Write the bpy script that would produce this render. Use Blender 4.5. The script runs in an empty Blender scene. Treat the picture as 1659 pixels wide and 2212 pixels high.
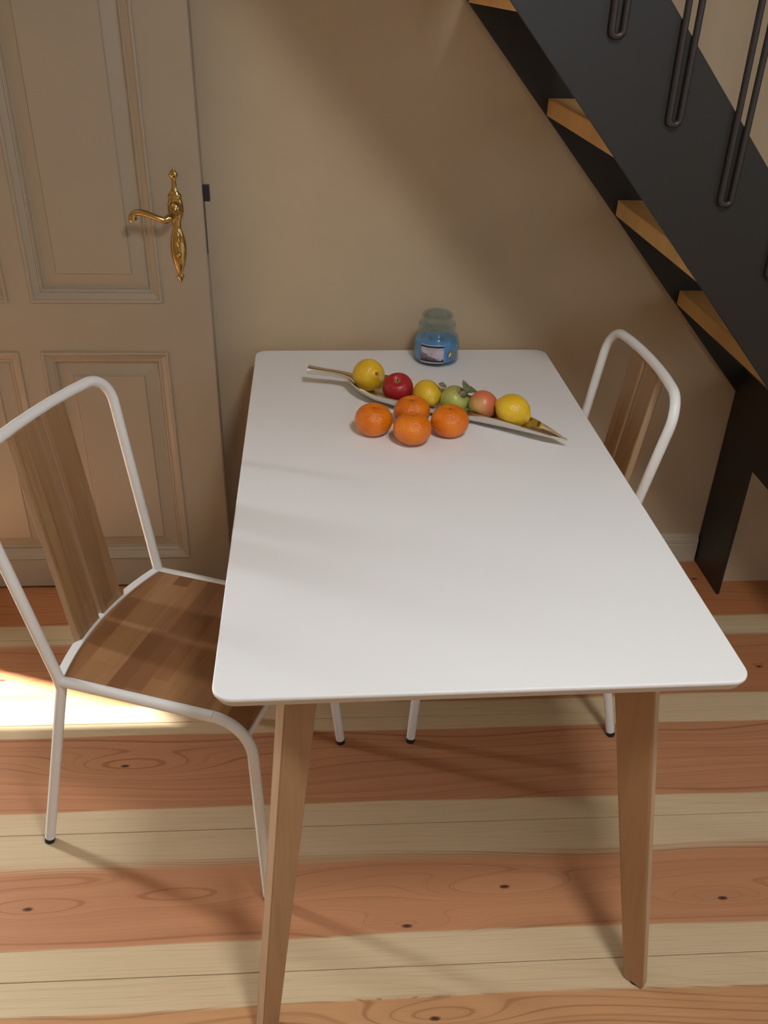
import bpy, bmesh, math, random
from mathutils import Vector, Matrix

# ------------------------------------------------------------------ camera, light, exposure
scene = bpy.context.scene
C = scene.collection
V = Vector
CAM = dict(x=0.19107, y=-2.35771, z=1.62785, pitch=0.54571, yaw=0.07435, roll=0.02893, f=1902.975)

def make_camera():
    p, yw, r = CAM['pitch'], CAM['yaw'], CAM['roll']
    cp, sp, cy, sy = math.cos(p), math.sin(p), math.cos(yw), math.sin(yw)
    fwd = V((sy*cp, cy*cp, -sp)); right = V((cy, -sy, 0)); up = right.cross(fwd)
    c, s = math.cos(r), math.sin(r)
    r2 = c*right + s*up; u2 = -s*right + c*up
    cd = bpy.data.cameras.new('camera')
    cd.sensor_fit = 'VERTICAL'; cd.sensor_height = 24.0; cd.sensor_width = 18.0
    cd.lens = CAM['f']/2212*24.0
    cd.clip_start = 0.05
    o = bpy.data.objects.new('camera', cd); C.objects.link(o)
    m = Matrix((r2, u2, -fwd)).transposed().to_4x4()
    m.translation = (CAM['x'], CAM['y'], CAM['z'])
    o.matrix_world = m
    scene.camera = o
make_camera()

scene.view_settings.view_transform = 'Standard'
scene.view_settings.look = 'None'
scene.view_settings.exposure = 0.0
scene.view_settings.gamma = 1.0
scene.view_settings.use_curve_mapping = False

world = bpy.data.worlds.new('World'); scene.world = world; world.use_nodes = True
bg = world.node_tree.nodes['Background']
bg.inputs[0].default_value = (0.75, 0.87, 1.0, 1); bg.inputs[1].default_value = 1.0

def aim(o, d):
    o.rotation_euler = V(d).to_track_quat('-Z', 'Y').to_euler()
def area_light(name, loc, d, sx, sy, power, col, spread=180):
    l = bpy.data.lights.new(name, 'AREA'); l.shape = 'RECTANGLE'; l.size = sx; l.size_y = sy
    l.energy = power; l.color = col; l.spread = math.radians(spread)
    o = bpy.data.objects.new(name, l); C.objects.link(o); o.location = loc; aim(o, d)
    return o
# the sun reaching the floor through the open doorway in the back wall
sun = bpy.data.lights.new('sun', 'SUN'); sun.energy = 52.0; sun.angle = math.radians(1.3); sun.color = (1.0, 0.98, 0.95)
so = bpy.data.objects.new('sun', sun); C.objects.link(so)
SAZ = math.radians(-20.0); SEL = math.radians(39.7)
aim(so, (math.cos(SAZ)*math.cos(SEL), math.sin(SAZ)*math.cos(SEL), -math.sin(SEL)))
# daylight: doorway at the back left, window in the right wall, window in the wall behind the camera
area_light('doorway_daylight', (-2.56, 0.26, 1.25), (1.0, -0.62, -0.25), 0.36, 0.8, 120, (0.86, 0.93, 1.0))
area_light('side_window_daylight', (2.93, -2.55, 1.65), (-1, 0.12, -0.25), 1.1, 1.2, 7, (0.80, 0.89, 1.0))
area_light('front_window_daylight', (0.9, -4.28, 1.8), (0, 1, -0.25), 1.3, 1.2, 8, (0.78, 0.88, 1.0))
area_light('added_overhead_light', (0.75, -2.05, 2.70), (0, 0, -1), 0.35, 0.35, 28, (0.90, 0.95, 1.0))  # unseen overhead light, no roof window: added to brighten the table front
# warm ceiling lamp behind and above the table
area_light('ceiling_lamp', (0.80, -2.05, 2.60), (0, 0, -1), 0.24, 0.24, 3, (1.0, 0.83, 0.62))

# ------------------------------------------------------------------ helpers
def link(name, me, mat=None, parent=None, smooth=False):
    o = bpy.data.objects.new(name, me); C.objects.link(o)
    if mat is not None:
        for m in (mat if isinstance(mat, (list, tuple)) else [mat]): me.materials.append(m)
    if parent is not None: o.parent = parent
    if smooth:
        for p in me.polygons: p.use_smooth = True
    return o
def mesh(name, vs, fs, mat=None, parent=None, smooth=False, sharp=None):
    me = bpy.data.meshes.new(name); me.from_pydata([tuple(v) for v in vs], [], fs); me.update()
    bm = bmesh.new(); bm.from_mesh(me); bmesh.ops.recalc_face_normals(bm, faces=bm.faces); bm.to_mesh(me); bm.free()
    o = link(name, me, mat, parent, smooth)
    if sharp is not None:
        bm = bmesh.new(); bm.from_mesh(me)
        for e in bm.edges:
            if len(e.link_faces) == 2 and e.calc_face_angle(0) > math.radians(sharp): e.smooth = False
        bm.to_mesh(me); bm.free()
    return o
def bevel(o, w, seg=2):
    bm = bmesh.new(); bm.from_mesh(o.data)
    es = [e for e in bm.edges if len(e.link_faces) == 2 and e.calc_face_angle(0) > math.radians(30)]
    bmesh.ops.bevel(bm, geom=es, offset=w, segments=seg, profile=0.5, affect='EDGES', clamp_overlap=True)
    bm.to_mesh(o.data); bm.free()
    return o
def boxes(name, bs, mat=None, parent=None, bev=0):
    vs, fs = [], []
    for (x0, x1, y0, y1, z0, z1) in bs:
        n = len(vs)
        vs += [(x, y, z) for x in (x0, x1) for y in (y0, y1) for z in (z0, z1)]
        fs += [tuple(n+i for i in f) for f in ((0,1,3,2),(4,6,7,5),(0,4,5,1),(2,3,7,6),(0,2,6,4),(1,5,7,3))]
    o = mesh(name, vs, fs, mat, parent)
    if bev: bevel(o, bev)
    return o
def prism(name, poly, axis, a, b, mat=None, parent=None, bev=0):
    """extrude a 2D polygon along an axis; poly in the two other coordinates in order"""
    def P(p, t):
        q = list(p); q.insert(axis, t); return tuple(q)
    n = len(poly)
    vs = [P(p, a) for p in poly] + [P(p, b) for p in poly]
    fs = [tuple(range(n)), tuple(range(2*n-1, n-1, -1))] + [(i, (i+1) % n, n+(i+1) % n, n+i) for i in range(n)]
    o = mesh(name, vs, fs, mat, parent)
    if bev: bevel(o, bev)
    return o
def fillet(pts, rad, seg=8):
    out = [V(pts[0])]
    for i in range(1, len(pts)-1):
        a, b, c = V(pts[i-1]), V(pts[i]), V(pts[i+1])
        r = rad[i] if isinstance(rad, (list, tuple)) else rad
        d1 = (a-b).normalized(); d2 = (c-b).normalized(); ang = d1.angle(d2)
        if r <= 0 or ang > 3.1: out.append(b); continue
        t = r/math.tan(ang/2); p1 = b+d1*t; p2 = b+d2*t
        cen = b + (d1+d2).normalized()*(r/math.sin(ang/2))
        v1 = p1-cen; v2 = p2-cen; tot = v1.angle(v2); ax = v1.cross(v2).normalized()
        for k in range(seg+1): out.append(cen + Matrix.Rotation(tot*k/seg, 3, ax) @ v1)
    out.append(V(pts[-1]))
    return out
def tube(name, pts, r, mat, parent=None, n=14, caps=True, taper=None):
    pts = [V(p) for p in pts]
    vs, fs = [], []; prev = None
    N = len(pts)
    for i, p in enumerate(pts):
        d = (pts[min(i+1, N-1)]-pts[max(i-1, 0)]).normalized()
        if prev is None:
            u = d.orthogonal().normalized()
        else:
            u = (prev - d*prev.dot(d)).normalized()
        prev = u; w = d.cross(u)
        rr = r*(taper[i] if taper else 1)
        vs += [p + (u*math.cos(2*math.pi*k/n)+w*math.sin(2*math.pi*k/n))*rr for k in range(n)]
    for i in range(N-1):
        for k in range(n): fs.append((i*n+k, i*n+(k+1) % n, (i+1)*n+(k+1) % n, (i+1)*n+k))
    if caps: fs += [tuple(range(n)), tuple(range(N*n-1, (N-1)*n-1, -1))]
    return mesh(name, vs, fs, mat, parent, smooth=True, sharp=50)
def lathe(name, prof, mat, parent=None, n=48, loc=(0, 0, 0), sharp=40):
    vs, fs = [], []; rows = []
    for (r, z) in prof:
        if r < 1e-6: rows.append([len(vs)]); vs.append((loc[0], loc[1], loc[2]+z))
        else:
            rows.append(list(range(len(vs), len(vs)+n)))
            vs += [(loc[0]+r*math.cos(2*math.pi*k/n), loc[1]+r*math.sin(2*math.pi*k/n), loc[2]+z) for k in range(n)]
    for a, b in zip(rows, rows[1:]):
        for k in range(n):
            k2 = (k+1) % n
            if len(a) == 1 and len(b) == 1: continue
            if len(a) == 1: fs.append((a[0], b[k2], b[k]))
            elif len(b) == 1: fs.append((a[k], a[k2], b[0]))
            else: fs.append((a[k], a[k2], b[k2], b[k]))
    return mesh(name, vs, fs, mat, parent, smooth=True, sharp=sharp)
def empty(name, loc=(0, 0, 0), rz=0):
    o = bpy.data.objects.new(name, None); C.objects.link(o); o.location = loc; o.rotation_euler = (0, 0, rz)
    o.empty_display_size = 0.1
    return o
def tag(o, label=None, cat=None, group=None, kind=None):
    if label: o['label'] = label
    if cat: o['category'] = cat
    if group: o['group'] = group
    if kind: o['kind'] = kind
    return o
def lerp_table(tab, x):
    if x <= tab[0][0]: return tab[0][1]
    for (a, va), (b, vb) in zip(tab, tab[1:]):
        if x <= b:
            t = (x-a)/(b-a); return va + (vb-va)*t
    return tab[-1][1]
def smooth_table(tab, x, w):
    return sum(lerp_table(tab, x+w*k/3) for k in (-3, -2, -1, 0, 1, 2, 3))/7

# ------------------------------------------------------------------ materials
def srgb(r, g, b):
    f = lambda c: (c/255/12.92) if c/255 <= 0.04045 else ((c/255+0.055)/1.055)**2.4
    return (f(r), f(g), f(b), 1)
class NT:
    def __init__(s, name):
        s.m = bpy.data.materials.new(name); s.m.use_nodes = True
        s.t = s.m.node_tree; s.b = s.t.nodes['Principled BSDF']
    def n(s, typ, **kw):
        nd = s.t.nodes.new(typ)
        for k, v in kw.items(): setattr(nd, k, v)
        return nd
    def l(s, a, b): s.t.links.new(a, b)
    def put(s, inp, v):
        if hasattr(v, 'is_linked') or hasattr(v, 'links'): s.l(v, inp)
        else: inp.default_value = v
    def math(s, op, a, b=0.0, c=0.0, clamp=False):
        nd = s.n('ShaderNodeMath', operation=op, use_clamp=clamp)
        s.put(nd.inputs[0], a); s.put(nd.inputs[1], b); s.put(nd.inputs[2], c)
        return nd.outputs[0]
    def sstep(s, x, a, b):
        nd = s.n('ShaderNodeMapRange', interpolation_type='SMOOTHSTEP')
        s.put(nd.inputs['Value'], x); nd.inputs['From Min'].default_value = a; nd.inputs['From Max'].default_value = b
        return nd.outputs[0]
    def mix(s, f, a, b, blend='MIX'):
        nd = s.n('ShaderNodeMix', data_type='RGBA', blend_type=blend)
        s.put(nd.inputs[0], f); s.put(nd.inputs[6], a); s.put(nd.inputs[7], b)
        return nd.outputs[2]
    def coord(s, kind='Object', scale=(1, 1, 1), loc=(0, 0, 0), rot=(0, 0, 0)):
        tc = s.n('ShaderNodeTexCoord'); mp = s.n('ShaderNodeMapping')
        mp.inputs['Scale'].default_value = scale; mp.inputs['Location'].default_value = loc; mp.inputs['Rotation'].default_value = rot
        s.l(tc.outputs[kind], mp.inputs[0]); return mp.outputs[0]
    def xyz(s, v):
        nd = s.n('ShaderNodeSeparateXYZ'); s.l(v, nd.inputs[0]); return nd.outputs
    def comb(s, x, y, z=0.0):
        nd = s.n('ShaderNodeCombineXYZ')
        for i, v in enumerate((x, y, z)): s.put(nd.inputs[i], v)
        return nd.outputs[0]
    def noise(s, vec, scale, detail=2, rough=0.5, dim='3D', w=None):
        nd = s.n('ShaderNodeTexNoise', noise_dimensions=dim)
        if vec is not None: s.l(vec, nd.inputs['Vector'])
        if w is not None: s.put(nd.inputs['W'], w)
        nd.inputs['Scale'].default_value = scale; nd.inputs['Detail'].default_value = detail; nd.inputs['Roughness'].default_value = rough
        return nd.outputs[0]
    def bump(s, h, strength=0.2, dist=0.001):
        nd = s.n('ShaderNodeBump'); nd.inputs['Strength'].default_value = strength; nd.inputs['Distance'].default_value = dist
        s.l(h, nd.inputs['Height']); s.l(nd.outputs[0], s.b.inputs['Normal'])
    def fin(s, col=None, rough=0.5, metal=0.0, spec=0.5, **kw):
        if col is not None: s.put(s.b.inputs['Base Color'], col)
        s.put(s.b.inputs['Roughness'], rough); s.b.inputs['Metallic'].default_value = metal
        s.b.inputs['Specular IOR Level'].default_value = spec
        for k, v in kw.items(): s.b.inputs[k].default_value = v
        return s.m
def lin(r, g, b): return (r, g, b, 1)

def painted(name, col, rough=0.55, mott=0.05, bump=0.15, bscale=220, spec=0.4):
    t = NT(name); v = t.coord()
    n = t.noise(v, 3.0, 4)
    c = t.mix(t.sstep(n, 0.3, 0.7), tuple(x*(1-mott) for x in col[:3])+(1,), tuple(min(1, x*(1+mott)) for x in col[:3])+(1,))
    t.bump(t.noise(v, bscale, 3), bump, 0.0006)
    return t.fin(c, rough, spec=spec)
M = {}
M['wall'] = painted('wall_paint', lin(0.47, 0.372, 0.25), 0.85, 0.03, 0.35, 260, 0.25)
M['ceiling'] = painted('ceiling_paint', lin(0.45, 0.42, 0.37), 0.9, 0.02)
M['door'] = painted('door_paint', lin(0.315, 0.258, 0.185), 0.42, 0.03, 0.12, 120, 0.45)
M['skirting'] = painted('skirting_paint', lin(0.50, 0.43, 0.32), 0.5, 0.02)
M['white_tube'] = painted('white_powder_coat', lin(0.74, 0.73, 0.70), 0.38, 0.01, 0.08, 600, 0.5)
M['table_top'] = painted('white_laminate', lin(0.80, 0.79, 0.775), 0.42, 0.01, 0.06, 500, 0.4)
M['table_edge'] = painted('tabletop_edge', lin(0.55, 0.50, 0.43), 0.55, 0.02)
M['steel'] = painted('grey_black_steel_paint', lin(0.016, 0.0142, 0.0120), 0.42, 0.05, 0.25, 300, 0.45)
M['rod'] = painted('baluster_steel_paint', lin(0.026, 0.020, 0.017), 0.4, 0.04, 0.1, 300, 0.4)
M['rubber'] = painted('black_rubber', lin(0.015, 0.015, 0.016), 0.7, 0.0)
M['dark_metal'] = painted('dark_latch_metal', lin(0.018, 0.012, 0.02), 0.35, 0.0)

def plank_mat(name, a, b, soft_a, soft_b, knots=(), seed=0.0, pink=(0.48, 0.220, 0.107), pale=(0.60, 0.455, 0.275)):
    """board seen in plan: pale sapwood outside [a, b] (world y), reddish heartwood inside, grain lines bent round the knots"""
    t = NT(name); v = t.coord(); X, Y, Z = t.xyz(v)
    warp = t.noise(t.comb(t.math('MULTIPLY', X, 1.3), t.math('MULTIPLY', Y, 5.0), seed), 1.0, 2)
    wv = t.math('MULTIPLY', t.math('SUBTRACT', warp, 0.5), 0.030)
    yy = t.math('ADD', Y, wv)
    m1 = t.sstep(yy, a-soft_a, a+soft_a); m2 = t.sstep(yy, b-soft_b, b+soft_b)
    mask = t.math('SUBTRACT', m1, m2, clamp=True)
    g = t.math('MULTIPLY', Y, 85.0)
    g = t.math('ADD', g, t.math('MULTIPLY', t.noise(t.comb(t.math('MULTIPLY', X, 1.1), t.math('MULTIPLY', Y, 4.0), seed+3.1), 1.0, 1), 15.0))
    spot = None
    for (kx, ky, amp, sx, sy) in knots:
        dx = t.math('DIVIDE', t.math('SUBTRACT', X, kx), sx); dy = t.math('DIVIDE', t.math('SUBTRACT', Y, ky), sy)
        d2 = t.math('ADD', t.math('MULTIPLY', dx, dx), t.math('MULTIPLY', dy, dy))
        e = t.math('EXPONENT', t.math('MULTIPLY', d2, -1.0))
        g = t.math('ADD', g, t.math('MULTIPLY', e, amp*2.4))
        if sy == 0.0341: continue
        ddx = t.math('DIVIDE', t.math('SUBTRACT', X, kx), 0.011); ddy = t.math('DIVIDE', t.math('SUBTRACT', Y, ky), 0.0045)
        dd = t.math('ADD', t.math('MULTIPLY', ddx, ddx), t.math('MULTIPLY', ddy, ddy))
        dd = t.math('ADD', dd, t.math('MULTIPLY', t.noise(v, 90, 2), 0.8))
        sp = t.math('SUBTRACT', 1.0, t.sstep(dd, 0.4, 2.0))
        spot = sp if spot is None else t.math('MAXIMUM', spot, sp)
    ln = t.noise(None, 1.0, 3, 0.65, '1D', g)
    line = t.sstep(ln, 0.52, 0.72)
    broad = t.noise(None, 0.35, 1, 0.5, '1D', g)
    fine = t.noise(t.comb(t.math('MULTIPLY', X, 5.0), t.math('MULTIPLY', Y, 420.0), seed), 1.0, 3)
    pk = t.mix(broad, tuple(c*0.88 for c in pink)+(1,), tuple(min(1, c*1.14) for c in pink)+(1,))
    pk = t.mix(t.math('MULTIPLY', line, 0.62), pk, (pink[0]*0.55, pink[1]*0.42, pink[2]*0.36, 1))
    pl = t.mix(t.math('MULTIPLY', line, 0.20), pale+(1,), (pale[0]*0.72, pale[1]*0.62, pale[2]*0.5, 1))
    c = t.mix(mask, pl, pk)
    # dark late-wood lines crowd where the sapwood turns to heartwood
    if soft_a > 0.008 or soft_b > 0.008:
        edge = t.math('MULTIPLY', t.math('MULTIPLY', mask, t.math('SUBTRACT', 1.0, mask)), 4.0)
        l2 = t.sstep(t.noise(None, 1.0, 2, 0.5, '1D', t.math('MULTIPLY', g, 3.0)), 0.5, 0.62)
        c = t.mix(t.math('MULTIPLY', t.math('MULTIPLY', edge, l2), 0.6), c, (0.20, 0.115, 0.055, 1))
    c = t.mix(t.math('MULTIPLY', t.sstep(fine, 0.45, 0.75), 0.26), c, (0.30, 0.16, 0.08, 1))
    if spot is not None: c = t.mix(spot, c, (0.07, 0.025, 0.012, 1))
    t.bump(fine, 0.12, 0.0005)
    return t.fin(c, 0.36, spec=0.42)

def stave_mat(name, along, across, width, length, cols, seed=0.0, rough=0.45, grain=0.35, mott=0.0):
    """glued wooden staves: axis indices along / across the grain in object space"""
    t = NT(name); v = t.coord(); q = t.xyz(v)
    A, B = q[along], q[across]
    row = t.math('FLOOR', t.math('DIVIDE', t.math('ADD', B, 5.0+seed), width))
    wn0 = t.n('ShaderNodeTexWhiteNoise', noise_dimensions='1D'); t.l(row, wn0.inputs['W'])
    seg = t.math('FLOOR', t.math('ADD', t.math('DIVIDE', A, length), t.math('MULTIPLY', wn0.outputs[0], 7.0)))
    wn = t.n('ShaderNodeTexWhiteNoise', noise_dimensions='2D'); t.l(t.comb(row, seg), wn.inputs['Vector'])
    r = t.n('ShaderNodeValToRGB'); t.l(wn.outputs[0], r.inputs[0])
    el = r.color_ramp.elements
    for i, c in enumerate(cols):
        pos = i/(len(cols)-1)
        e = el[i] if i < 2 else el.new(pos)
        e.position = pos; e.color = lin(*c)
    off = t.math('MULTIPLY', wn.outputs[0], 20.0)
    g = t.noise(t.comb(t.math('MULTIPLY', A, 5.0), t.math('MULTIPLY', B, 70.0), off), 1.0, 4, 0.6)
    g2 = t.noise(t.comb(t.math('MULTIPLY', A, 14.0), t.math('MULTIPLY', B, 420.0), off), 1.0, 2)
    c = t.mix(t.math('MULTIPLY', t.sstep(g, 0.42, 0.72), grain), r.outputs[0], (0.16, 0.075, 0.032, 1))
    c = t.mix(t.math('MULTIPLY', t.sstep(g2, 0.5, 0.8), 0.18), c, (0.15, 0.07, 0.03, 1))
    t.bump(g2, 0.1, 0.0004)
    return t.fin(c, rough, spec=0.4)

OAK = [(0.255, 0.125, 0.058), (0.34, 0.18, 0.085), (0.42, 0.25, 0.125), (0.30, 0.145, 0.066), (0.38, 0.21, 0.10)]
M['seat_wood'] = stave_mat('seat_oiled_wood', 1, 0, 0.036, 0.5, [(0.19, 0.078, 0.030), (0.26, 0.115, 0.045), (0.35, 0.18, 0.075), (0.23, 0.095, 0.038)], 0.2, 0.4)
M['slat_wood'] = stave_mat('slat_oiled_wood', 2, 1, 0.034, 0.9, [(0.19, 0.095, 0.043), (0.32, 0.185, 0.082), (0.25, 0.135, 0.060)], 0.013, 0.45, 0.45)
M['slat_edge_lit'] = stave_mat('slat_wood_lit', 2, 1, 0.5, 5.0, [(0.36, 0.24, 0.145), (0.40, 0.27, 0.165)], 0.0, 0.5, 0.2)  # same slat wood made paler: light on the narrow faces painted in
M['leg_wood'] = stave_mat('table_leg_wood', 2, 0, 0.5, 5.0, [(0.33, 0.175, 0.080), (0.37, 0.205, 0.098)], 0.0, 0.5, 0.25)
M['leg_edge_lit'] = stave_mat('table_leg_wood_lit', 2, 0, 0.5, 5.0, [(0.48, 0.33, 0.20), (0.52, 0.36, 0.22)], 0.0, 0.5, 0.15)  # same leg wood made paler: light on the narrow faces painted in
M['tread_wood'] = stave_mat('tread_beech', 1, 0, 0.045, 3.0, [(0.62, 0.38, 0.14), (0.68, 0.44, 0.17), (0.58, 0.35, 0.13)], 0.0, 0.42, 0.22)

t = NT('polished_brass'); t.fin(lin(0.50, 0.34, 0.125), 0.14, metal=1.0); M['brass'] = t.m
t = NT('polished_aluminium'); n_ = t.noise(t.coord(), 60, 3); t.bump(n_, 0.05, 0.0005)
M['dish'] = t.fin(lin(0.74, 0.69, 0.60), 0.17, metal=1.0)
t = NT('clear_glass'); t.fin(lin(0.93, 0.97, 0.96), 0.02, spec=0.5); t.b.inputs['Transmission Weight'].default_value = 1.0; t.b.inputs['IOR'].default_value = 1.45; M['glass'] = t.m
t = NT('thin_jar_glass'); t.fin(lin(0.95, 0.98, 0.98), 0.02); t.b.inputs['Transmission Weight'].default_value = 1.0
tr_ = t.n('ShaderNodeBsdfTransparent'); tr_.inputs[0].default_value = (0.90, 0.95, 0.95, 1)
mx_ = t.n('ShaderNodeMixShader'); mx_.inputs[0].default_value = 0.74
t.l(t.b.outputs[0], mx_.inputs[1]); t.l(tr_.outputs[0], mx_.inputs[2]); t.l(mx_.outputs[0], t.t.nodes['Material Output'].inputs[0]); M['jar_glass'] = t.m
t = NT('blue_wax'); M['wax'] = t.fin(lin(0.13, 0.35, 0.70), 0.45)
t = NT('wick'); M['wick'] = t.fin(lin(0.02, 0.02, 0.02), 0.9)
t = NT('window_glass'); t.fin(lin(1, 1, 1), 0.0); t.b.inputs['Transmission Weight'].default_value = 1.0; M['pane'] = t.m

# ------------------------------------------------------------------ the room
XL, XR, YF, ZC, TH = -3.2, 2.9, -4.2, 2.75, 0.15
DX0, DX1, DZ = -3.05, -2.03, 2.02       # doorway in the back wall
KX = (
 (-0.299, -0.841, 2.6, 0.16, 0.034), (-0.422, -1.215, 3.4, 0.14, 0.032), (0.342, -1.284, 1.8, 0.12, 0.025),
 (1.006, -1.249, 2.4, 0.15, 0.03), (0.378, -1.470, 2.6, 0.16, 0.03), (0.575, -0.629, 1.6, 0.10, 0.022),
 (1.395, -0.538, 2.4, 0.10, 0.03), (-0.68, -0.529, 1.4, 0.1, 0.02), (1.364, -0.115, 1.5, 0.1, 0.02),
 (0.554, -1.203, 2.8, 0.15, 0.03), (-0.113, -1.20, 2.6, 0.17, 0.0341))
floor = empty('floor'); tag(floor, kind='structure')
BW = 0.3345
joints = [-0.030 + BW*0 - BW*k for k in range(13)]
spec = {  # board index -> heartwood from a to b (world y), softness, colour variant
 0: dict(a=-0.300, b=-0.02, sa=0.006, sb=0.004, pink=(0.46, 0.18, 0.070)),
 1: dict(a=-0.640, b=-0.395, sa=0.006, sb=0.012, pink=(0.46, 0.195, 0.085)),
 2: dict(a=-0.972, b=-0.742, sa=0.0035, sb=0.0035),
 3: dict(a=-1.301, b=-1.118, sa=0.0035, sb=0.020),
 4: dict(a=-1.665, b=-1.432, sa=0.010, sb=0.004, pink=(0.52, 0.27, 0.12)),
}
ys = [0.02] + joints
for i in range(len(ys)-1):
    y1, y0 = ys[i], ys[i+1]
    if y1 > 0: y1 = 0.0
    k = i-1
    s = spec.get(k, dict(a=y0+0.06, b=y1-0.09, sa=0.01, sb=0.012))
    if k < 0: s = dict(a=-0.5, b=0.5, sa=0.01, sb=0.01, pink=(0.46, 0.18, 0.070))
    kn = [q for q in KX if y0 < q[1] < y1]
    mt = plank_mat('larch_board', s['a'], s['b'], s['sa'], s['sb'], kn, 1.7*i, s.get('pink', (0.48, 0.220, 0.107)))
    yb = max(y0, YF)
    g = 0.0006
    prism('floorboard', [(yb+g, -0.028), (y1-g, -0.028), (y1-g, -0.0008), (y1-g-0.0009, 0.0), (yb+g+0.0009, 0.0), (yb+g, -0.0008)], 0, XL, XR, mt, floor)
boxes('subfloor', [(XL, XR, YF, 0, -0.06, -0.030)], M['rubber'], floor)

wb = boxes('wall_back', [(XL-TH, DX0, 0, TH, 0, ZC), (DX1, XR+TH, 0, TH, 0, ZC), (DX0, DX1, 0, TH, DZ, ZC)], M['wall']); tag(wb, kind='structure')
WL = (-2.95, -2.15, 0.9, 2.1)   # the window behind the camera uses x0..x1
wf = boxes('wall_front', [(XL-TH, 0.25, YF-TH, YF, 0, ZC), (1.55, XR+TH, YF-TH, YF, 0, ZC), (0.25, 1.55, YF-TH, YF, 0, 1.15), (0.25, 1.55, YF-TH, YF, 2.4, ZC)], M['wall']); tag(wf, kind='structure')
wl = boxes('wall_left', [(XL-TH, XL, YF, 0, 0, ZC)], M['wall']); tag(wl, kind='structure')
wr = boxes('wall_right', [(XR, XR+TH, YF, -3.15, 0, ZC), (XR, XR+TH, -1.95, 0, 0, ZC), (XR, XR+TH, -3.15, -1.95, 0, 1.0), (XR, XR+TH, -3.15, -1.95, 2.3, ZC)], M['wall']); tag(wr, kind='structure')
ce = boxes('ceiling', [(XL-TH, XR+TH, YF-TH, TH, ZC, ZC+0.1)], M['ceiling']); tag(ce, kind='structure')
# the low wall face that stands forward beneath the stairs
wn = boxes('wall_niche', [(1.432, XR, -0.13, 0, 0, 0.44)], M['wall']); tag(wn, kind='structure')
def window(name, x0, x1, z0, z1, y, flip=False):
    fr = []
    w = 0.05
    def B(a, b, c0, c1): return (y, y+0.06, a, b, c0, c1) if flip else (a, b, y, y+0.06, c0, c1)
    fr = [B(x0, x0+w, z0, z1), B(x1-w, x1, z0, z1), B(x0+w, x1-w, z0, z0+w), B(x0+w, x1-w, z1-w, z1), B((x0+x1)/2-0.025, (x0+x1)/2+0.025, z0+w, z1-w)]
    o = boxes(name, fr, M['skirting']); tag(o, kind='structure')
window('window_1', 0.25, 1.55, 1.15, 2.4, YF-0.1)
window('window_2', -3.15, -1.95, 1.0, 2.3, XR+0.04, True)
# skirting board with two beads, from the door to the stair post
prof = [(0, 0), (-0.016, 0), (-0.016, 0.064), (-0.0135, 0.066), (-0.0135, 0.069), (-0.016, 0.071), (-0.015, 0.083), (-0.010, 0.0875), (-0.0085, 0.089), (-0.0085, 0.092), (-0.004, 0.098), (0, 0.1)]
bb = prism('baseboard_back', prof, 0, -1.86, 1.398, M['skirting']); tag(bb, kind='structure')
for i, xx in enumerate((DX0-0.1, DX1)):
    tr = boxes('trim_%d' % (i+1), [(xx, xx+0.07 if i else xx+0.1, -0.02, 0, 0, DZ+0.08)], M['skirting'], bev=0.004); tag(tr, kind='structure')
tr = boxes('trim_3', [(DX0, DX1, -0.02, 0, DZ, DZ+0.08)], M['skirting'], bev=0.004); tag(tr, kind='structure')
# ground outside the doorway
og = boxes('ground', [(-9, -1.2, TH, 7, -0.15, -0.05)], painted('outdoor_paving', lin(0.42, 0.40, 0.36), 0.9)); tag(og, kind='structure')

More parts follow.
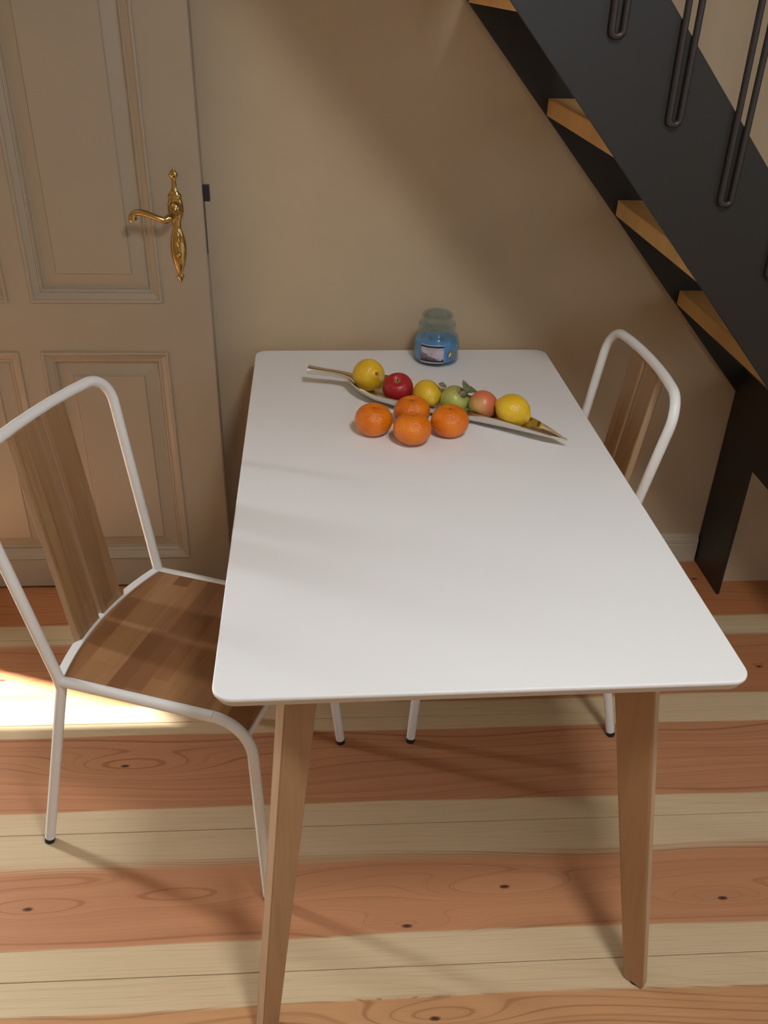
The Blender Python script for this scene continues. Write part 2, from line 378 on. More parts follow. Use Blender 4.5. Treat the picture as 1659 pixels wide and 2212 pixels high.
# ------------------------------------------------------------------ door leaf, folded open against the wall
DYF, DYB = -0.115, -0.075
def build_door():
    x0, x1, z0, z1 = -1.069, -0.105, 0.010, 2.06
    cols = [(-0.943, -0.617), (-0.555, -0.229)]
    rows = [(0.111, 0.762), (0.900, 1.92)]
    bs = [(x0, cols[0][0], DYF, DYB, z0, z1), (cols[1][1], x1, DYF, DYB, z0, z1),
          (cols[0][0], cols[1][1], DYF, DYB, z0, rows[0][0]), (cols[0][0], cols[1][1], DYF, DYB, rows[1][1], z1),
          (cols[0][0], cols[1][1], DYF, DYB, rows[0][1], rows[1][0])]
    bs += [(cols[0][1], cols[1][0], DYF, DYB, a, b) for a, b in rows]
    vs, fs = [], []
    o = boxes('door_1', bs, M['door']); tag(o, kind='structure')
    bm = bmesh.new(); bm.from_mesh(o.data)
    es = [e for e in bm.edges if all(abs(v.co.x-x1) < 1e-5 and abs(v.co.y-DYF) < 1e-5 for v in e.verts)]
    bmesh.ops.bevel(bm, geom=es, offset=0.004, segments=3, profile=0.5, affect='EDGES'); bm.to_mesh(o.data); bm.free()
    def ring(name, rect, prof, parent, fill=False, back=None):
        a, b, c, d = rect; vs, fs = [], []
        for ins, dep in prof:
            vs += [(a+ins, DYF+dep, c+ins), (b-ins, DYF+dep, c+ins), (b-ins, DYF+dep, d-ins), (a+ins, DYF+dep, d-ins)]
        for i in range(len(prof)-1):
            for k in range(4): fs.append((i*4+k, i*4+(k+1) % 4, (i+1)*4+(k+1) % 4, (i+1)*4+k))
        if fill: n = (len(prof)-1)*4; fs.append((n, n+1, n+2, n+3))
        if fill: fs.append((0, 1, 2, 3))
        else:
            n = (len(prof)-1)*4
            for k in range(4): fs.append((k, (k+1) % 4, n+(k+1) % 4, n+k))
        return mesh(name, vs, fs, M['door'], parent)
    for (a, b) in cols:
        for (c, d) in rows:
            p = ring('door_panel', (a, b, c, d), [(0.0, 0.030), (0.026, 0.016), (0.036, 0.0165), (0.068, 0.0100), (0.0705, 0.0062), (0.0725, 0.0062)], o, fill=True)
            mo = [(-0.002, 0.001), (-0.002, -0.0035), (0.0015, -0.0045), (0.005, -0.003), (0.007, 0.0005), (0.009, 0.0015),
                  (0.020, 0.0080), (0.0215, 0.0082), (0.0235, 0.0062), (0.0265, 0.0075), (0.030, 0.0120), (0.031, 0.0175), (0.0, 0.0175)]
            ring('moulding', (a, b, c, d), mo, p)
    # brass lever set
    cx = -0.1715
    HZ = lambda yz: 1.228 - (yz-165)*0.0001411
    tab = [(165, 0.0006), (200, .0042), (240, .0078), (272, .0113), (300, .0100), (325, .0062), (380, .0048), (500, .0062), (555, .0092), (600, .0150), (625, .0170),
           (650, .0150), (680, .0150), (740, .0180), (820, .0188), (900, .0182), (960, .0158), (1020, .0118), (1080, .0098), (1160, .0098), (1230, .0130),
           (1320, .0165), (1420, .0188), (1520, .0193), (1620, .0185), (1720, .0160), (1810, .0125), (1880, .0088), (1950, .0058), (1985, .0068), (2010, .0092), (2050, .0070), (2090, .0030), (2122, .0006)]
    vs, fs = [], []; rows_ = []
    ns = 9
    yzs = []
    for (a, _), (b, _) in zip(tab, tab[1:]):
        for k in range(3): yzs.append(a+(b-a)*k/3)
    yzs.append(2122)
    for yz in yzs:
        w = lerp_table(tab, yz); z = HZ(yz); tilt = -0.004*(yz-830)/1300
        rw = []
        for k in range(ns):
            u = -1+2*k/(ns-1)
            h = 0.0015 + min(0.0065, w*0.42)*math.sqrt(max(0, 1-u*u))
            rw.append(len(vs)); vs.append((cx+tilt+u*w, DYF-h, z))
        rw.append(len(vs)); vs.append((cx+tilt+w, DYF+0.0003, z)); rw.append(len(vs)); vs.append((cx+tilt-w, DYF+0.0003, z))
        rows_.append(rw)
    for a, b in zip(rows_, rows_[1:]):
        m = len(a)
        for k in range(m): fs.append((a[k], a[(k+1) % m], b[(k+1) % m], b[k]))
    fs += [tuple(rows_[0]), tuple(rows_[-1])]
    bp = mesh('handle_plate', vs, fs, M['brass'], o, smooth=True, sharp=60); bp['label'] = 'ornate polished brass backplate'
    def dome(name, x, yz, r, h, par, sy=1.0, y0=DYF-0.006):
        vs, fs = [], []; n, m = 20, 6
        for i in range(m+1):
            a = math.pi/2*i/m
            for k in range(n):
                vs.append((x+r*math.cos(a)*math.cos(2*math.pi*k/n), y0-h*math.sin(a), HZ(yz)+r*sy*math.cos(a)*math.sin(2*math.pi*k/n)))
        for i in range(m):
            for k in range(n): fs.append((i*n+k, i*n+(k+1) % n, (i+1)*n+(k+1) % n, (i+1)*n+k))
        fs.append(tuple(range(n)))
        return mesh(name, vs, fs, M['brass'], par, smooth=True, sharp=60)
    dome('screw', cx+0.0015, 285, 0.0035, 0.004, bp, y0=DYF-0.005); dome('screw', cx-0.0025, 2012, 0.0034, 0.004, bp, y0=DYF-0.004)
    dome('escutcheon_button', cx-0.0015, 1618, 0.0068, 0.006, bp); dome('keyhole_cover', cx, 1345, 0.0062, 0.005, bp, 3.3, DYF-0.0065)
    dome('lever_boss', cx, 830, 0.0155, 0.014, bp, 1.15, DYF-0.006)
    L = [(858, 880, 0.018), (845, 885, 0.032), (810, 915, 0.043), (745, 948, 0.049), (690, 945, 0.051), (600, 912, 0.052), (500, 872, 0.052), (400, 838, 0.051), (310, 828, 0.050), (250, 846, 0.049), (212, 885, 0.048), (200, 930, 0.047), (206, 968, 0.046), (212, 985, 0.046)]
    pts = [V((cx+(xz-865)*0.000145, DYF-d, HZ(yz))) for xz, yz, d in L]
    # refine with catmull-rom
    sm = []
    for i in range(len(pts)-1):
        p0, p1, p2, p3 = pts[max(i-1, 0)], pts[i], pts[i+1], pts[min(i+2, len(pts)-1)]
        for k in range(4):
            s_ = k/4; sm.append(0.5*((2*p1)+(p2-p0)*s_+(2*p0-5*p1+4*p2-p3)*s_**2+(3*p1-p0-3*p2+p3)*s_**3))
    sm.append(pts[-1]); n = len(sm)
    tp = [1.15 if i < n*0.25 else (0.85+0.1*math.sin(i/n*3)) if i < n*0.7 else 1.0+0.30*math.sin((i/n-0.7)/0.3*math.pi*0.8) for i in range(n)]
    tp[-1] *= 0.35; tp[-2] *= 0.72; tp[-3] *= 0.9
    lv = tube('door_handle', sm, 0.0078, M['brass'], o, 14, True, tp); lv['label'] = 'curved brass lever'
    lb = boxes('latch_bolt', [(-0.108, -0.0895, -0.103, -0.087, 1.148, 1.186)], M['dark_metal'], o, bev=0.001); lb['label'] = 'dark latch bolt sticking out of the door edge'
    boxes('lock_plate', [(-0.1055, -0.1043, -0.104, -0.084, 1.02, 1.147)], M['dark_metal'], o)
    # hinges on the far stile
    for z in (0.25, 1.8):
        tube('hinge', [(-1.075, -0.068, z-0.04), (-1.075, -0.068, z+0.04)], 0.008, M['brass'], o, 10)
    return o
build_door()

# ------------------------------------------------------------------ staircase
def build_stairs():
    st = empty('staircase', (1.4, -0.3, 0)); tag(st, 'steep open-riser staircase with black steel stringers and light wood treads rising to the left', 'staircase')
    def par(o):
        o.matrix_parent_inverse = Matrix.Translation((-1.4, 0.3, 0)); return o
    lo = lambda z: 0.739 + (1.345-z)/1.12
    W = 0.289
    def stringer(y0, y1, zb, zt, xcut=None):
        if xcut is None: poly = [(lo(zb), zb), (lo(zb)+W, zb), (lo(zt)+W, zt), (lo(zt), zt)]
        else:
            zc = 1.345-1.12*(xcut-0.739)
            poly = [(xcut, zc), (xcut, zc+1.12*W), (lo(zt)+W, zt), (lo(zt), zt)]
        # poly is (x, z): build directly
        n = len(poly); vs = [(x, y0, z) for x, z in poly]+[(x, y1, z) for x, z in poly]
        fs = [tuple(range(n)), tuple(range(2*n-1, n-1, -1))]+[(i, (i+1) % n, n+(i+1) % n, n+i) for i in range(n)]
        return bevel(par(mesh('stringer', vs, fs, M['steel'], st)), 0.001, 1)
    stringer(-0.622, -0.612, 0.0, 2.70)
    stringer(-0.014, -0.004, 0.62, 2.70, 1.412)
    zt = 1.384
    for k in range(-5, 6):
        x = 0.740+0.2125*k; z = zt-0.2375*k
        if z < 0.1: continue
        y0 = -0.611; y1 = -0.015
        if z < 0.5: y1 = -0.135
        xx = x if z > 0.7 else max(x, 1.413)
        o = par(boxes('tread', [(xx, xx+0.235, y0, y1, z-0.040, z)], M['tread_wood'], st, bev=0.0025))
    # welded support frame: wide flat post with an arm carrying the stringers
    poly = [(-0.003, 0), (-0.200, 0), (-0.200, 0.445), (-0.6115, 0.445), (-0.6115, 0.68), (-0.003, 0.68)]
    o = par(prism('support_frame', poly, 0, 1.402, 1.412, M['steel'], st, bev=0.0012)); o['label'] = 'flat black steel post with cross arm'
    hr = []
    for k in range(-5, 6):
        xb = 0.7055+0.1304*k; zb = 1.549-0.1415*k
        if zb < 0.2: continue
        top = zb+1.05
        if top > 2.68: top = 2.68
        pts = fillet([(xb-0.016, -0.6285, top), (xb-0.0105, -0.6285, zb), (xb+0.0105, -0.6285, zb), (xb+0.018, -0.6285, top)], [0, 0.0095, 0.0095, 0], 6)
        par(tube('baluster', pts, 0.0062, M['rod'], st, 10))
    k0 = -0.5
    za = 2.66; xa = 0.7055+(1.549+1.05-za)/0.1415*0.1304
    xb = 0.7055+5.2*0.1304; zb_ = 1.549-5.2*0.1415+1.05
    par(tube('handrail', [(xa, -0.6285, za), (xb, -0.6285, zb_), (xb+0.12, -0.6285, zb_-0.13)], 0.016, M['rod'], st, 14))
build_stairs()

# ------------------------------------------------------------------ table
TW, TL, TR, TY, TZ = 0.7987, 1.3603, 0.01623, -0.05898, 0.74831
ct, sn = math.cos(TR), math.sin(TR)
def TT(u, v, z): return (u*ct-v*sn, TY+u*sn+v*ct, z)
def build_table():
    tb = empty('dining_table', (0, TY, 0), TR); tag(tb, 'white rectangular table with rounded corners on splayed wooden legs', 'table')
    # tabletop in table space: u right, v back; the rim is undercut below
    def outline(off, r=0.030, z=0):
        pts = []
        x0, x1, y0, y1 = -off, TW+off, -TL-off, off
        for cx, cy, a0 in ((x1-r, y1-r, 0), (x0+r, y1-r, 90), (x0+r, y0+r, 180), (x1-r, y0+r, 270)):
            for k in range(9):
                a = math.radians(a0+90*k/8); pts.append((cx+r*math.cos(a), cy+r*math.sin(a), z))
        return pts
    H = TZ
    rings = [outline(-0.0025, z=H), outline(-0.0008, z=H-0.0006), outline(0, z=H-0.0022), outline(0, z=H-0.0065), outline(-0.001, z=H-0.008), outline(-0.0045, z=H-0.0185), outline(-0.006, z=H-0.0195)]
    n = len(rings[0]); vs = [p for r in rings for p in r]; fs = [tuple(range(n))]
    for i in range(len(rings)-1):
        for k in range(n): fs.append((i*n+k, i*n+(k+1) % n, (i+1)*n+(k+1) % n, (i+1)*n+k))
    fs.append(tuple(range((len(rings)-1)*n, len(rings)*n)))
    me = bpy.data.meshes.new('tabletop'); me.from_pydata(vs, [], fs); me.update()
    bm = bmesh.new(); bm.from_mesh(me); bmesh.ops.recalc_face_normals(bm, faces=bm.faces)
    for f in bm.faces:
        if f.calc_center_median().z < H-0.0072: f.material_index = 1
        if f.calc_center_median().z < H-0.0005 and len(f.verts) == 4: f.smooth = True
    bm.to_mesh(me); bm.free()
    me.materials.append(M['table_top']); me.materials.append(M['table_edge'])
    link('tabletop', me, None, tb)
    uf, vf, su, sv, wt, wbm, th = 0.0529, -1.3685, 0.0773, 0.1455, 0.0791, 0.0403, 0.0229
    r = math.sqrt(.5); zt = H-0.0195
    for sx in (0, 1):
        for sy in (0, 1):
            if not sx and not sy: uf, vf, su, sv = 0.0499, -1.415, 0.0788, 0.178
            else: uf, vf, su, sv = 0.0529, -1.3685, 0.0773, 0.1455
            vs = []
            for z, w, kk in ((0.004, wbm, 0), (zt, wt, 1)):
                for a, b in ((-1, -1), (1, -1), (1, 1), (-1, 1)):
                    u = uf+su*kk - a*w/2*r + b*th/2*r
                    v = vf+sv*kk - a*w/2*r - b*th/2*r
                    if sy: v = -TL - v
                    if sx: u = TW-u
                    vs.append((u, v, z))
            fs = [(0,1,2,3),(4,5,6,7),(0,1,5,4),(1,2,6,5),(2,3,7,6),(3,0,4,7)]
            o = mesh('leg', vs, fs, [M['leg_wood'], M['leg_edge_lit']], tb)
            for p in o.data.polygons:
                # narrow faces take the lightened leg wood, side light put into the colour
                q = [vs[i] for i in p.vertices]
                if set(p.vertices) in ({1, 2, 6, 5}, {0, 3, 4, 7}): p.material_index = 1
            bevel(o, 0.0042, 2)
            cu = uf if not sx else TW-uf; cv = vf if not sy else -TL-vf
            lathe('glide', [(0, 0), (0.010, 0), (0.011, 0.002), (0.010, 0.0045), (0, 0.0045)], M['rubber'], o, 16, (cu, cv, 0))
    # apron rails set well back under the top
    a0, a1, b0, b1 = 0.135, TW-0.135, -TL+0.15, -0.15
    for bx in ((a0, a1, b0-0.0, b0+0.02, zt-0.055, zt), (a0, a1, b1-0.02, b1, zt-0.055, zt), (a0, a0+0.02, b0+0.02, b1-0.02, zt-0.055, zt), (a1-0.02, a1, b0+0.02, b1-0.02, zt-0.055, zt)):
        boxes('apron', [bx], M['leg_wood'], tb, bev=0.001)
build_table()

# ------------------------------------------------------------------ chairs
CH = dict(d=.1832, wr=.1942, rf=.0788, wrf=.2364, lean=.0823, wt=.2251, zt=.9128, zs=.4466, df=.2132, wf=.1793, ff=.0321, wff=.2277)
RT = 0.0108
def build_chair(loc, rz, label):
    g = CH
    c = empty('dining_chair', loc, rz); tag(c, label, 'chair', None)
    zs = g['zs']
    def rail_path(s):
        RJ = V((-g['d'], s*g['wr'], zs)); FC = V((g['df'], s*(g['wf']+0.012), zs)); FF = V((g['df']+g['ff'], s*g['wff'], 0.012))
        return RJ, FC, FF
    # back arch: one bent tube from joint to joint, bowed backwards at the top
    top = []
    zt = g['zt']-0.002
    for k in range(-4, 5):
        y = g['wt']*k/4
        top.append(V((-g['d']-g['lean']-0.016*(1-(k/4)**2), y, zt+0.004*(1-(k/4)**2))))
    R_ = 0.062
    path = [V((-g['d'], -g['wr'], zs-0.004))] + top + [V((-g['d'], g['wr'], zs-0.004))]
    rad = [0, R_] + [0]*7 + [R_, 0]
    # corners: drop the top samples that fall inside the fillet
    path = [path[0], top[0]] + top[2:7] + [top[8], path[-1]]
    rad = [0, R_] + [0]*5 + [R_, 0]
    tube('back_frame', fillet(path, rad, 10), RT, M['white_tube'], c, 16)
    for s in (-1, 1):
        RJ, FC, FF = rail_path(s)
        full = fillet([RJ, FC, FF], 0.078, 12)
        straight = [full[0], full[0].lerp(full[1], 0.5), full[1]]
        tube('side_rail', straight, RT, M['white_tube'], c, 16)
        lg = tube('leg', full[1:], RT, M['white_tube'], c, 16)
        d = (full[-1]-full[-2]).normalized()
        tube('rubber_foot', [full[-1]-d*0.001, full[-1]+d*0.011], RT*1.02, M['rubber'], lg, 16)
        RFt = V((-g['d']-g['rf'], s*g['wrf'], 0.012))
        bend = fillet([V((-g['d'], s*g['wr'], zs-0.004)) + (V((-g['d']-g['lean'], s*g['wt'], g['zt']))-V((-g['d'], s*g['wr'], zs))).normalized()*0.02, V((-g['d'], s*g['wr'], zs-0.016)), RFt], 0.02, 6)
        lg = tube('leg', bend, RT, M['white_tube'], c, 16)
        d = (bend[-1]-bend[-2]).normalized()
        tube('rubber_foot', [bend[-1]-d*0.001, bend[-1]+d*0.011], RT*1.02, M['rubber'], lg, 16)
        for fx in (-0.075, 0.085):
            yy = s*(g['wr']+(g['wf']-g['wr'])*(fx+g['d'])/(g['d']+g['df']))
            tube('screw', [(fx, yy*0.97, zs-RT-0.010), (fx, yy*0.97, zs-RT+0.004)], 0.005, M['rubber'], c, 8)
    # curved flat rear rail: wide band at the joints, slim where the slats sit in it
    n = 24; vs, fs = [], []
    bulge = 0.030
    def rear_x(y): return -g['d']-bulge*(1-(y/g['wr'])**2)
    for k in range(n+1):
        y = -g['wr']+2*g['wr']*k/n
        x = rear_x(y); ay = abs(y)
        xo = x-0.010
        if 0.005 < ay < 0.084: xo = x+0.002
        for (xx, zz) in ((xo, zs-0.006), (x+0.008, zs-0.006), (x+0.008, zs+0.009), (xo, zs+0.009)): vs.append((xx, y, zz))
    for k in range(n):
        for j in range(4): fs.append((k*4+j, k*4+(j+1) % 4, (k+1)*4+(j+1) % 4, (k+1)*4+j))
    fs += [(0, 1, 2, 3), tuple(n*4+i for i in (3, 2, 1, 0))]
    mesh('seat_back_rail', vs, fs, M['white_tube'], c)
    # seat: lateral staves, rear edge curved, front edge rolling down with the tubes
    cl = fillet([V((-g['d'], 0, zs)), V((g['df'], 0, zs)), V((g['df']+g['ff'], 0, 0.012))], 0.078, 12)
    path = [cl[0]] + [cl[0].lerp(cl[1], k/8) for k in range(1, 8)] + cl[1:9]
    nl = 14; rows = []; vs, fs = [], []
    N = len(path); thk = 0.014
    for side in (0, 1):
        for i, p in enumerate(path):
            d = (path[min(i+1, N-1)]-path[max(i-1, 0)]).normalized(); nrm = V((-d.z, 0, d.x))
            f = min(1.0, (p.x+g['d'])/(g['d']+g['df']))
            hw = g['wr']+(g['wf']+0.012-g['wr'])*f - RT*0.55
            drop = max(0.0, zs-p.z); hw += drop*0.1
            for j in range(nl+1):
                y = -hw+2*hw*j/nl
                q = p + nrm*(0.0065 - thk*side)
                x = q.x
                if i < 8:
                    t_ = i/8.0
                    x = (rear_x(y)+0.0085)*(1-t_) + q.x*t_
                vs.append((x, y, q.z))
    M2 = nl+1
    idx = lambda s_, i, j: s_*N*M2 + i*M2 + j
    for i in range(N-1):
        for j in range(nl):
            fs.append((idx(0, i, j), idx(0, i, j+1), idx(0, i+1, j+1), idx(0, i+1, j)))
            fs.append((idx(1, i, j), idx(1, i+1, j), idx(1, i+1, j+1), idx(1, i, j+1)))
        fs.append((idx(0, i, 0), idx(0, i+1, 0), idx(1, i+1, 0), idx(1, i, 0)))
        fs.append((idx(0, i, nl), idx(1, i, nl), idx(1, i+1, nl), idx(0, i+1, nl)))
    for j in range(nl):
        fs.append((idx(0, 0, j), idx(1, 0, j), idx(1, 0, j+1), idx(0, 0, j+1)))
        fs.append((idx(0, N-1, j), idx(0, N-1, j+1), idx(1, N-1, j+1), idx(1, N-1, j)))
    mesh('seat', vs, fs, M['seat_wood'], c, smooth=True, sharp=50)
    e = path[-1]; hwf = g['wf']+0.012-0.002
    d = (path[-1]-path[-2]).normalized()
    q = e+d*0.004
    boxes_ = mesh('front_rail', [(q.x+a, s_*hwf, q.z+b) for s_ in (-1, 1) for a, b in ((-0.012, 0.004), (0.005, 0.004), (0.005, -0.012), (-0.012, -0.012))],
                  [(0,1,2,3),(7,6,5,4),(0,1,5,4),(1,2,6,5),(2,3,7,6),(3,0,4,7)], M['white_tube'], c)
    bevel(boxes_, 0.001, 1)
    # two upright slats between the rear rail and the top tube
    for s in (-1, 1):
        w = 0.0370; y0 = 0.0435*s
        B0 = V((rear_x(y0)-0.006, y0, zs-0.008)); T0 = V((-g['d']-g['lean']-0.016+0.002, y0, g['zt']-0.006))
        d = (T0-B0).normalized(); nx = V((d.z, 0, -d.x)).normalized()
        vs = []
        for P in (B0, T0):
            for a, b in ((-1, -1), (1, -1), (1, 1), (-1, 1)):
                vs.append(P + V((0, a*w, 0)) + nx*(b*0.0095))
        o = mesh('back_slat', vs, [(0,1,2,3),(7,6,5,4),(0,1,5,4),(1,2,6,5),(2,3,7,6),(3,0,4,7)], [M['slat_wood'], M['slat_edge_lit']], c)
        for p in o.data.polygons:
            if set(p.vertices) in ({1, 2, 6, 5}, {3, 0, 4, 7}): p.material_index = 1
        bevel(o, 0.003, 3)
    return c
def copy_tree(o, parent=None):
    n = o.copy(); C.objects.link(n)
    if parent: n.parent = parent
    for ch in list(o.children): copy_tree(ch, n)
    return n
c1 = build_chair((-0.092, -0.9146, 0), -0.3449, 'white tubular chair left of the table, turned out to show its wooden seat')
c2 = copy_tree(c1); c2.location = (0.6301, -0.5506, 0); c2.rotation_euler = (0, 0, 3.1684)
c2['label'] = 'white tubular chair tucked in on the right of the table, only its back showing above'
for c in (c1, c2): c['group'] = 'white tube and wood chairs at the table'

# ------------------------------------------------------------------ leaf dish
DA = math.radians(-35.746); DS = V((0.248, -0.310, 0)); DL = 0.5783
ax = V((math.cos(DA), math.sin(DA), 0)); an = V((-ax.y, ax.x, 0))
def DP(a, n, z): return DS + ax*a + an*n + V((0, 0, TZ+z))
NEAR = [(0, -.016), (.03, -.042), (.06, -.060), (.11, -.074), (.17, -.072), (.24, -.055), (.31, -.038), (.38, -.028), (.45, -.023), (.51, -.020), (.555, -.012), (DL, -.001)]
FAR = [(0, .016), (.03, .032), (.06, .043), (.11, .053), (.17, .057), (.25, .058), (.34, .058), (.42, .050), (.48, .037), (.53, .020), (.56, .007), (DL, .001)]
RIMZ = [(0, .034), (.06, .034), (.14, .034), (.3, .034), (.42, .033), (.5, .029), (.55, .0235), (DL, .0185)]
BOTZ = [(0, .026), (.03, .014), (.07, .004), (.11, .0008), (.30, .0008), (.38, .004), (.46, .010), (.53, .015), (DL, .0172)]
def dish_z(a, n):
    nr, fr = smooth_table(NEAR, a, .012), smooth_table(FAR, a, .012)
    u = (n-(nr+fr)/2)/max(1e-4, (fr-nr)/2)
    u = max(-1, min(1, u))
    zb, zr = smooth_table(BOTZ, a, .02), smooth_table(RIMZ, a, .01)
    return zb+(zr-zb)*abs(u)**3.4
def build_dish():
    o0 = empty('leaf_dish', tuple(DP(0.25, 0, 0))); tag(o0, 'long leaf-shaped polished metal dish with a stem handle, holding fruit', 'dish')
    base = DP(0.25, 0, 0)
    na, nn = 60, 20; vs, fs = [], []
    for side in (0, 1):
        for i in range(na+1):
            a = DL*(i/na)
            nr, fr = smooth_table(NEAR, a, .012), smooth_table(FAR, a, .012)
            for j in range(nn+1):
                u = -1+2*j/nn
                n = (nr+fr)/2+u*(fr-nr)/2
                z = dish_z(a, n)
                th = 0.0035
                if side: n -= u*0.0012; z += th*(1-0.35*abs(u))
                vs.append(DP(a, n, z)-base)
    K = nn+1; idx = lambda s, i, j: s*(na+1)*K+i*K+j
    for i in range(na):
        for j in range(nn):
            fs.append((idx(0, i, j), idx(0, i+1, j), idx(0, i+1, j+1), idx(0, i, j+1)))
            fs.append((idx(1, i, j), idx(1, i, j+1), idx(1, i+1, j+1), idx(1, i+1, j)))
        for j in (0, nn): fs.append((idx(0, i, j), idx(1, i, j), idx(1, i+1, j), idx(0, i+1, j)))
    for i in (0, na):
        for j in range(nn): fs.append((idx(0, i, j), idx(0, i, j+1), idx(1, i, j+1), idx(1, i, j)))
    mesh('bowl', vs, fs, M['dish'], o0, smooth=True, sharp=55)
    # stem handle: flat bar growing out of the bowl, thickening to its cut end
    pts = [(.028, -.004, .0235, .020, .007), (.010, -.006, .030, .017, .0085), (-.010, -.014, .0345, .0115, .008), (-.035, -.025, .038, .0100, .008), (-.060, -.038, .040, .0110, .0085), (-.080, -.048, .042, .0125, .0095), (-.089, -.053, .043, .0135, .0100)]
    vs, fs = [], []; n = 12
    ctr = [DP(a, b, z)-base for a, b, z, w, h in pts]
    for i, (a, b, z, w, h) in enumerate(pts):
        d = (ctr[min(i+1, len(pts)-1)]-ctr[max(i-1, 0)]).normalized(); sd = d.cross(V((0, 0, 1))).normalized(); up = sd.cross(d)
        for k in range(n):
            t = 2*math.pi*k/n
            cx_ = math.copysign(abs(math.cos(t))**0.7, math.cos(t)); sx_ = math.copysign(abs(math.sin(t))**0.7, math.sin(t))
            vs.append(ctr[i]+sd*cx_*w+up*sx_*h)
    for i in range(len(pts)-1):
        for k in range(n): fs.append((i*n+k, i*n+(k+1) % n, (i+1)*n+(k+1) % n, (i+1)*n+k))
    fs += [tuple(range(n)), tuple(range((len(pts)-1)*n, len(pts)*n))]
    mesh('stem_handle', vs, fs, M['dish'], o0, smooth=True, sharp=60)
build_dish()

# ------------------------------------------------------------------ fruit
def fruit_mesh(name, fn, mat, nu=40, nv=28):
    vs, fs = [], []
    vs.append(V(fn(0, 0))); 
    for i in range(1, nv):
        for j in range(nu): vs.append(V(fn(math.pi*i/nv, 2*math.pi*j/nu)))
    vs.append(V(fn(math.pi, 0)))
    for j in range(nu): fs.append((0, 1+j, 1+(j+1) % nu))
    for i in range(nv-2):
        for j in range(nu): fs.append((1+i*nu+j, 1+(i+1)*nu+j, 1+(i+1)*nu+(j+1) % nu, 1+i*nu+(j+1) % nu))
    b = 1+(nv-2)*nu; e = len(vs)-1
    for j in range(nu): fs.append((b+j, e, b+(j+1) % nu))
    return mesh(name, vs, fs, mat, None, smooth=True)
def orient(o, loc, axis, spin=0):
    q = V(axis).normalized().to_track_quat('Z', 'Y')
    o.rotation_mode = 'QUATERNION'
    from mathutils import Quaternion
    o.rotation_quaternion = q @ Quaternion((0, 0, 1), spin)
    o.location = loc
def citrus_mat(name, c0, c1, scale=420, rough=0.42, bs=0.5):
    t = NT(name); v = t.coord()
    n = t.noise(v, 18, 3)
    vo = t.n('ShaderNodeTexVoronoi'); vo.inputs['Scale'].default_value = scale; t.l(v, vo.inputs['Vector'])
    c = t.mix(t.sstep(n, 0.35, 0.7), lin(*c0), lin(*c1))
    pores = t.math('SUBTRACT', 1.0, t.sstep(vo.outputs['Distance'], 0.0, 0.35))
    c = t.mix(t.math('MULTIPLY', pores, 0.22), c, lin(c0[0]*0.7, c0[1]*0.55, c0[2]*0.3))
    t.bump(vo.outputs['Distance'], bs, 0.0012)
    return t.fin(c, rough, spec=0.5)
M['tangerine'] = citrus_mat('tangerine_peel', (0.70, 0.150, 0.003), (0.80, 0.215, 0.005), 380, 0.27, 0.7)
M['lemon'] = citrus_mat('lemon_peel', (0.70, 0.42, 0.015), (0.80, 0.52, 0.03), 330, 0.34, 0.45)
t = NT('calyx_green'); M['calyx'] = t.fin(lin(0.11, 0.115, 0.03), 0.7)
t = NT('stem_brown'); M['stem'] = t.fin(lin(0.07, 0.04, 0.018), 0.8)
t = NT('leaf_grey_green'); n_ = t.noise(t.coord(), 60, 3); M['leaf'] = t.fin(t.mix(n_, lin(0.055, 0.065, 0.018), lin(0.20, 0.20, 0.085)), 0.55)
t = NT('leaf_dark'); M['leaf_dark'] = t.fin(lin(0.022, 0.022, 0.012), 0.6)
def apple_mat(name, base, blush, amount, axis, spots=True, streak=0.4):
    t = NT(name); v = t.coord(); X, Y, Z = t.xyz(v)
    d = t.math('ADD', t.math('ADD', t.math('MULTIPLY', X, axis[0]*28), t.math('MULTIPLY', Y, axis[1]*28)), t.math('MULTIPLY', Z, axis[2]*28))
    n = t.noise(v, 26, 3); ang = t.math('ARCTAN2', Y, X)
    sn_ = t.noise(t.comb(t.math('MULTIPLY', ang, 9.0), t.math('MULTIPLY', Z, 14.0)), 1.0, 3)
    f = t.math('ADD', t.math('ADD', d, t.math('MULTIPLY', t.math('SUBTRACT', n, 0.5), 1.2)), t.math('MULTIPLY', t.math('SUBTRACT', sn_, 0.5), streak*2))
    f = t.sstep(t.math('ADD', f, amount), -0.6, 0.7)
    c = t.mix(f, lin(*base), lin(*blush))
    vo = t.n('ShaderNodeTexVoronoi'); vo.inputs['Scale'].default_value = 190; t.l(v, vo.inputs['Vector'])
    c = t.mix(t.math('MULTIPLY', t.math('SUBTRACT', 1.0, t.sstep(vo.outputs['Distance'], 0.05, 0.16)), 0.35), c, lin(0.62, 0.45, 0.2))
    rs = t.math('SQRT', t.math('ADD', t.math('MULTIPLY', X, X), t.math('MULTIPLY', Y, Y)))
    russet = t.math('MULTIPLY', t.math('SUBTRACT', 1.0, t.sstep(rs, 0.003, 0.011)), t.math('GREATER_THAN', Z, 0.0))
    c = t.mix(t.math('MULTIPLY', russet, 0.7), c, lin(0.33, 0.24, 0.07))
    return t.fin(c, 0.36, spec=0.45)

